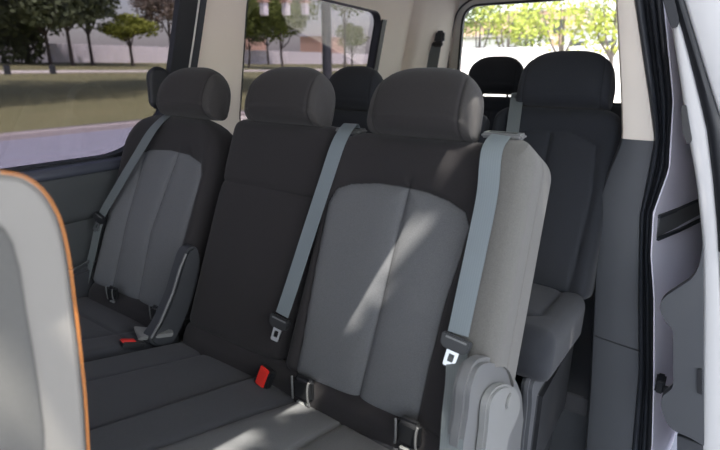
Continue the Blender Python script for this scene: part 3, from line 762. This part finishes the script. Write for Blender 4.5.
hk = thing('door_hinge_catch', 'small black catch on the painted body beside the grey door trim', 'latch', None, tuple(q))
box('catch_body', (q[0]-.016, YJ-.03, q[2]-.028), (q[0]+.012, YJ+.03, q[2]+.020), M['rubber'], hk, .006)
box('catch_pin', (q[0]+.008, YJ-.035, q[2]-.010), (q[0]+.026, YJ-.022, q[2]+.008), M['blackp'], hk, .004)
# near side threshold, top rail and centre pillar in front of the opening (beside the camera)
ln = box('wall_near_inner', (-.20, YJ+.17, -.05), (-.165, 3.50, .95), M['lowertrim'], None, .01); tag(ln, kind='structure')
f2 = box('floor', (-.31, YJ+.03, -.06), (-.10, 3.50, .02), M['carpet'], None, .004); tag(f2, kind='structure')
st_ = box('trim_11', (-.34, -1.6, -.38), (-.31, YJ+.05, .0), M['plastic'], None, .004); tag(st_, kind='structure')
f3 = box('trim_12', (-.33, YJ+.10, -.40), (-.10, YJ+.14, .0), M['plastic'], None, .004); tag(f3, kind='structure')
th_ = box('trim_10', (-.32, -1.6, -.40), (.02, YJ-.02, -.34), M['plastic'], None, .01); tag(th_, kind='structure')

# ---------------------------------------------------------------- front seat at the left edge
fs = thing('front_seat', 'pale grey front seat shell with orange piping, cropped at the left edge', 'seat', None, (-.62, -.1, .02))
xf = -.52
def fpt(px, py): p = at(px, py, 0, xf); return (p[1], p[2])
edge = smooth_poly([fpt(*q) for q in [(0, 172), (22, 176), (40, 188), (52, 204), (61, 224), (68, 255), (74, 300), (80, 350), (85, 400), (88, 450)]], 5, False)
bot = edge[-1]; eb = edge+[(bot[0]-.015, .50), (bot[0]-.03, .42), (-.16, .40), (-.20, .70), (edge[0][0]-.14, edge[0][1]+.01), (edge[0][0]-.05, edge[0][1]+.012)]
prism('backrest_shell', eb, (xf-.52, 0, 0), (0, 1, 0), (0, 0, 1), (1, 0, 0), .52, M['seatshell'], fs, .006)
ins_ = [fpt(*q) for q in [(-6, 222), (4, 228), (13, 244), (20, 270), (26, 310), (33, 350), (39, 390), (44, 430), (44, 470), (0, 520), (-60, 450), (-60, 240)]]
ip = prism('side_insert', ins_, (xf-.004, 0, 0), (0, 1, 0), (0, 0, 1), (1, 0, 0), .008, M['seatinset'], fs, .003)
tube('piping', [(xf+.001, y, z) for y, z in edge+[(bot[0]-.015, .50)]], .0011, M['orange'], fs, 8)
box('seat_cushion', (xf-.52, -.62, .28), (xf, -.02, .46), M['seatshell'], fs, .05)
box('seat_base', (xf-.46, -.55, .03), (xf-.06, -.10, .27), M['blackp'], fs, .03)

# ---------------------------------------------------------------- outside
G0 = -.5
def ground_z(d):   # d = distance beyond the kerb line on the park side
    return G0+.12+float(np.interp(d, [0, 24, 30, 48, 90], [0, 1.02, 1.22, 1.98, 2.3]))
gr = box('ground', (-13.9, -60, G0-.2), (60, 160, G0), M['asphalt'], None, 0); tag(gr, kind='structure')
kb = box('kerb', (-14.35, -60, G0-.1), (-13.85, 160, G0+.13), M['kerb'], None, .02); tag(kb, kind='structure')
V = []; F = []; ds = [0, 6, 12, 18, 24, 27, 30, 36, 42, 48, 60, 90, 140]; ys = list(range(-60, 170, 10))
for d in ds:
    for y in ys: V.append((-14.3-d, y, ground_z(d)+.05*math.sin(y*.13+d*.2)))
for i in range(len(ds)-1):
    for j in range(len(ys)-1): a = i*len(ys)+j; F.append((a, a+1, a+1+len(ys), a+len(ys)))
lw = mesh_of('lawn', V, F, M['grass']); tag(lw, kind='structure')
V = []; F = []
for i, y in enumerate(range(-60, 170, 5)):
    for d, dz in ((25.5, .05), (29.5, .05), (29.5, -.2), (25.5, -.2)): V.append((-14.3-d, y, ground_z(d)+dz+.05*math.sin(y*.13+d*.2)))
n_ = len(V)//4
for i in range(n_-1):
    for j in range(4): F.append((i*4+j, i*4+(j+1) % 4, i*4+4+(j+1) % 4, i*4+4+j))
fp = mesh_of('footpath', V, F, M['concrete'], None, False); tag(fp, kind='structure')
def pw(px, d):      # park point: column px of the view at distance d beyond the kerb
    p = at(px, 60, 0, -14.3-d); return float(p[0]), float(p[1])
# boundary wall of white panels
DW = 50
y0 = pw(52, DW)[1]; y1 = pw(470, DW)[1]
wl = box('boundary_wall', (-14.6-DW, y0, 1.2), (-14.3-DW, 130, 3.75), M['wallwhite'], None, .03); tag(wl, kind='structure')
for i, px in enumerate([5, 51]):
    x, y = pw(px, 24.5); z = ground_z(24.5)
    o = box('bollard', (x-.16, y-.16, z-.1), (x+.16, y+.16, z+.62), M['bollard'], None, .04)
    tag(o, 'dark square bollard by the lawn path, '+('the one at the left edge of the view' if i == 0 else 'the right one, nearer the white wall'), 'bollard', 'park bollards')
def leaves(n, ctr, rad, size, mat, name, parent, clumps=26, flat=1.0):
    V = []; F = []; cl = []
    for i in range(clumps):
        v = Vector((random.gauss(0, 1), random.gauss(0, 1), random.gauss(0, 1))).normalized()*random.uniform(.35, .78)
        cl.append((v, random.uniform(.28, .48)))
    for i in range(n):
        c, r = random.choice(cl); v = Vector((random.gauss(0, 1), random.gauss(0, 1), random.gauss(0, 1))).normalized()
        p = c+v*r*random.uniform(.55, 1.0)
        p = Vector((ctr[0]+p.x*rad[0], ctr[1]+p.y*rad[1], ctr[2]+p.z*rad[2]))
        a = Vector((random.gauss(0, 1), random.gauss(0, 1), random.gauss(0, .8))).normalized(); b = a.orthogonal().normalized()
        b = (Matrix.Rotation(random.uniform(0, 6.3), 3, a) @ b)
        s = size*random.uniform(.5, 1.2); k = len(V)
        V += [tuple(p-a*s), tuple(p-b*s*.5+a*s*.1), tuple(p+a*s), tuple(p+b*s*.5-a*s*.1)]; F.append((k, k+1, k+2, k+3))
    return mesh_of(name, V, F, mat, parent, False)
def tree(label, x, y, z, h, rad, mat, trunk=.16, clear=.35, n=2600, size=.3, grp='park trees', lean=0.0, forks=3, name='park_tree'):
    t = thing(name, label, 'tree', grp, (x, y, z))
    ht = h*clear
    tr = tube('trunk', [(x, y, z-.2), (x+lean*.4, y+.03*h*lean, z+ht*.5), (x+lean*.2, y+lean*.5, z+ht), (x, y, z+h*.7)], [trunk, trunk*.8, trunk*.65, trunk*.25], M['bark'], t, 9)
    for k in range(forks):
        a = 6.28*k/forks+random.random(); r = min(rad)*.6
        tube('branch', [(x+lean*.2, y+lean*.5, z+ht*.75), (x+math.cos(a)*r*.4, y+math.sin(a)*r*.4, z+ht*1.05), (x+math.cos(a)*r, y+math.sin(a)*r, z+h*.72)], [trunk*.5, trunk*.4, trunk*.12], M['bark'], tr, 7)
    leaves(n, (x, y, z+h-rad[2]), rad, size, mat, 'crown', t)
    return t
def T(label, px, d, h, rad, mat, **k):
    x, y = pw(px, d); return tree(label, x, y, ground_z(d), h, rad, mat, **k)
T('dense dark tree standing at the far left edge of the side window', -25, 44, 15, (6, 6, 7), M['leaf_dark'], n=9000, size=.4, clear=.2, trunk=.3)
T('dense dark tree hiding the left end of the white wall', 28, 46, 13, (6.0, 5.0, 6.6), M['leaf_dark'], n=9000, size=.4, clear=.12, trunk=.3)
T('dark tree with a low broad crown above the left part of the white wall', 50, 43, 12.5, (6.5, 6.5, 4.8), M['leaf_dark'], n=9000, size=.38, clear=.3, trunk=.2)
T('tall dark tree overhanging the left end of the white wall', 72, 41, 14.5, (6.8, 6.8, 5.6), M['leaf_dark'], n=9000, size=.38, clear=.3, trunk=.22)
T('slim dark tree in front of the white wall left of the small round tree', 92, 42, 11.5, (4.8, 4.8, 4.0), M['leaf_dark'], n=6500, size=.33, clear=.35, trunk=.2)
T('small yellow-green tree before the white wall, seen left of the window frame', 132, 40, 5.4, (3.0, 3.0, 1.55), M['leaf_light'], n=3200, size=.22, clear=.45, trunk=.2)
T('tall brownish tree behind the white wall at the window frame', 172, 56, 12.5, (5, 5, 4.6), M['leaf_brown'], n=5000, size=.28, clear=.4, trunk=.22)
T('mid green tree at the left end of the quarter window with forked trunk', 248, 34, 9.2, (3.6, 3.6, 3.1), M['leaf_mid'], n=5000, size=.22, clear=.3, lean=.5, trunk=.15)
T('broad mid green tree in the middle of the quarter window', 283, 30, 9.6, (4.3, 4.3, 3.3), M['leaf_mid'], n=6500, size=.22, clear=.32, lean=-.4, trunk=.17)
T('dark green tree behind the others in the quarter window', 268, 46, 12, (4.5, 4.5, 4.6), M['leaf_dark'], n=3600, size=.4, clear=.3, trunk=.18)
T('small round tree right of the grey pole in the quarter window', 352, 38, 7.0, (2.7, 2.7, 2.1), M['leaf_mid'], n=3600, size=.2, clear=.3, trunk=.15)
T('high leafy tree whose lowest twigs hang into the top of the quarter window', 345, 15, 9.2, (3.2, 3.2, 2.0), M['leaf_mid'], n=1800, size=.2, clear=.6, trunk=.12)
T('broad shade tree on the lawn, its trunk behind the far side pillar', 216, 9, 12.5, (8.0, 9.0, 3.0), M['leaf_mid'], n=15000, size=.32, clear=.55, trunk=.2)
T('broad shade tree on the lawn left of the view', -75, 9, 12.5, (8.0, 9.0, 3.0), M['leaf_mid'], n=15000, size=.32, clear=.55, trunk=.2)
# thick grey pole close to the car
x, y = pw(327, 1.5)
po = tube('street_pole', [(x, y, -.4), (x, y, 3), (x, y, 7.5)], [.24, .23, .2], M['bollard'], None, 16); tag(po, 'thick grey street pole standing behind the quarter window', 'pole')
# pale building beyond the park wall, and lanterns hung in the tree
x, y = pw(322, 62); bd = thing('park_building', 'pale pink building above the wall beside the grey pole', 'building', None, (x, y, 2)); box('wall', (x-3, y-4, 1.5), (x+3, y+4.5, 7.5), M['terra'], bd, .05)
box('roof', (x-3.3, y-4.3, 7.5), (x+3.3, y+4.8, 7.9), M['wallwhite'], bd, .05)
x, y = pw(246, 60); bd = thing('park_building', 'small pale pink building above the wall at the left of the quarter window', 'building', None, (x, y, 2)); box('wall', (x-3, y-2, 1.5), (x+3, y+2.5, 6.4), M['terra'], bd, .05)
for i, px in enumerate([264, 286, 305]):
    p = at(px, 9, 0, -16.0)
    lt_ = thing('hanging_lantern', 'pale hanging lantern at the top of the quarter window, '+['the left one', 'the middle one', 'the right one'][i], 'lantern', 'lanterns in the park', (p[0], p[1], p[2]-.25))
    box('lantern_body', (p[0]-.14, p[1]-.14, p[2]-.25), (p[0]+.14, p[1]+.14, p[2]+.25), M['wallwhite'], lt_, .03)
    box('lantern_cap', (p[0]-.2, p[1]-.2, p[2]+.25), (p[0]+.2, p[1]+.2, p[2]+.32), M['terra'], lt_, .02)
# behind the tailgate
def rearpt(px, y): p = at(px, 50, 1, y); return float(p[0])
bw = box('boundary_wall', (-13.5, 29.0, -.5), (8, 29.3, 2.2), M['wallwhite'], None, .03); tag(bw, kind='structure')
specs = [('white flat-roofed house at the left of the rear window', 495, 36, 5, 3.1, 'wallwhite'), ('tan house beyond the wall in the middle of the rear window', 535, 42, 6.5, 5.2, 'terra'),
         ('white house with a dark window, at the right of the rear window', 592, 33, 3.4, 3.2, 'wallwhite'), ('tan house at the left end of the rear window', 470, 46, 6.5, 5.0, 'terra')]
for lab, px, yy, wd, hh, mt in specs:
    x = rearpt(px, yy); bd = thing('house', lab, 'house', 'houses behind the car', (x, yy, -.5))
    box('wall', (x-wd/2, yy, -.5), (x+wd/2, yy+5, hh), M[mt], bd, .05); box('roof', (x-wd/2-.15, yy-.15, hh), (x+wd/2+.15, yy+5.1, hh+.18), M['kerb'], bd, .04)
    for k in range(2): box('window', (x-wd/4+k*wd/2-.4, yy-.04, hh-1.6), (x-wd/4+k*wd/2+.4, yy+.05, hh-.6), M['bollard'], bd, .01)
for lab, px, yy, h, rr, mt in [('green tree at the left of the rear window', 478, 32, 6.5, (1.6, 1.6, 1.8), 'leaf_mid'), ('round green tree left of the middle of the rear window', 506, 30, 6.6, (2.1, 2.1, 2.1), 'leaf_light'),
                               ('broad light green tree right of the middle of the rear window', 560, 27, 6.2, (3.0, 3.0, 2.0), 'leaf_light'), ('light green tree at the right end of the rear window, with leaning trunk', 610, 26, 6.4, (2.4, 2.4, 2.2), 'leaf_light'),
                               ('small green tree between the two houses in the rear window', 530, 34, 5.6, (1.5, 1.5, 1.8), 'leaf_mid')]:
    x = rearpt(px, yy); tree(lab, x, yy, -.5, h, rr, M[mt], n=1000, size=.15, clear=.42, trunk=.13, grp='trees behind the car', name='street_tree', lean=.3)
pv = box('glare_pavement', (-13.8, 9, G0-.05), (12, 29, G0+.02), M['concrete'], None, 0); tag(pv, kind='structure')  # overexposed road: its glare is put in as a paler slab
# unseen tree added beside the car; its crown is shaped to dapple the sun
SX, SY = .38, -.20
rt = thing('added_shade_tree', 'unseen leafy tree added to shade the near side of the car', 'tree', None, (3.6, -1.5, G0))
tube('trunk', [(3.6, -1.5, G0-.1), (3.5, -1.5, 2), (3.2, -1.4, 4.2), (3.0, -1.2, 5.8)], [.17, .14, .11, .05], M['bark'], rt)
V = []; F = []
def leafat(p, s):
    a = Vector((random.gauss(0, 1), random.gauss(0, 1), random.gauss(0, .45))).normalized(); b = (Matrix.Rotation(random.uniform(-.6, .6)+1.57, 3, (0, 0, 1)) @ Vector((a.x, a.y, 0))).normalized()
    b.z = random.gauss(0, .3); k = len(V); p = Vector(p)
    V.extend([tuple(p-a*s), tuple(p-b*s*.5), tuple(p+a*s), tuple(p+b*s*.5)]); F.append((k, k+1, k+2, k+3))
for i in range(17000):
    z = random.uniform(4.2, 5.8); e = 1.11+SX*(z-5)
    x = e+random.uniform(0, 1)**1.1*3.4; y = random.uniform(-4.5, 8.5)
    leafat((x, y, z), random.uniform(.07, .14))
for yc, wdt, nn_ in ((-.26, .045, 60), (-.04, .06, 70), (.235, .05, 50), (.45, .12, 60), (-.55, .12, 60)):  # leaf clumps placed to cut the sun streak into patches
    for i in range(nn_): leafat((random.uniform(.86, 1.12), yc+random.gauss(0, wdt*.5), random.uniform(4.95, 5.05)), .045)
for i in range(2500): leafat((random.uniform(.6, 1.2), random.uniform(-4.5, -.75), random.uniform(4.9, 5.2)), .07)
for i in range(5000): leafat((random.uniform(.75, 1.2), random.uniform(.6, 8), random.uniform(4.9, 5.2)), .07)
mesh_of('crown', V, F, M['leaf_mid'], rt, False)
# ---------------------------------------------------------------- light
w = bpy.data.worlds.new('World'); sc.world = w; w.use_nodes = True; nt = w.node_tree
bg = nt.nodes['Background']; sky = nt.nodes.new('ShaderNodeTexSky'); sky.sky_type = 'NISHITA'; sky.sun_disc = False
sky.sun_elevation = R(60); sky.sun_rotation = R(110); sky.air_density = 1.3; sky.dust_density = 3.5; sky.ozone_density = 1.0
mx = nt.nodes.new('ShaderNodeMix'); mx.data_type = 'RGBA'; mx.inputs[0].default_value = .5; mx.inputs[7].default_value = (2.1, 2.05, 2.1, 1)
nt.links.new(sky.outputs[0], mx.inputs[6]); nt.links.new(mx.outputs[2], bg.inputs[0]); bg.inputs[1].default_value = .92
SUN = Vector((SX, SY, 1)).normalized()
sl_ = bpy.data.lights.new('sun', 'SUN'); sl_.energy = 13; sl_.angle = R(.45); sl_.color = (1, .95, .87)
so = bpy.data.objects.new('sun', sl_); C.objects.link(so); so.rotation_euler = SUN.to_track_quat('Z', 'Y').to_euler()
sc.cycles.max_bounces = 10; sc.cycles.diffuse_bounces = 6; sc.cycles.transparent_max_bounces = 12
try: sc.cycles.use_denoising = True
except Exception: pass
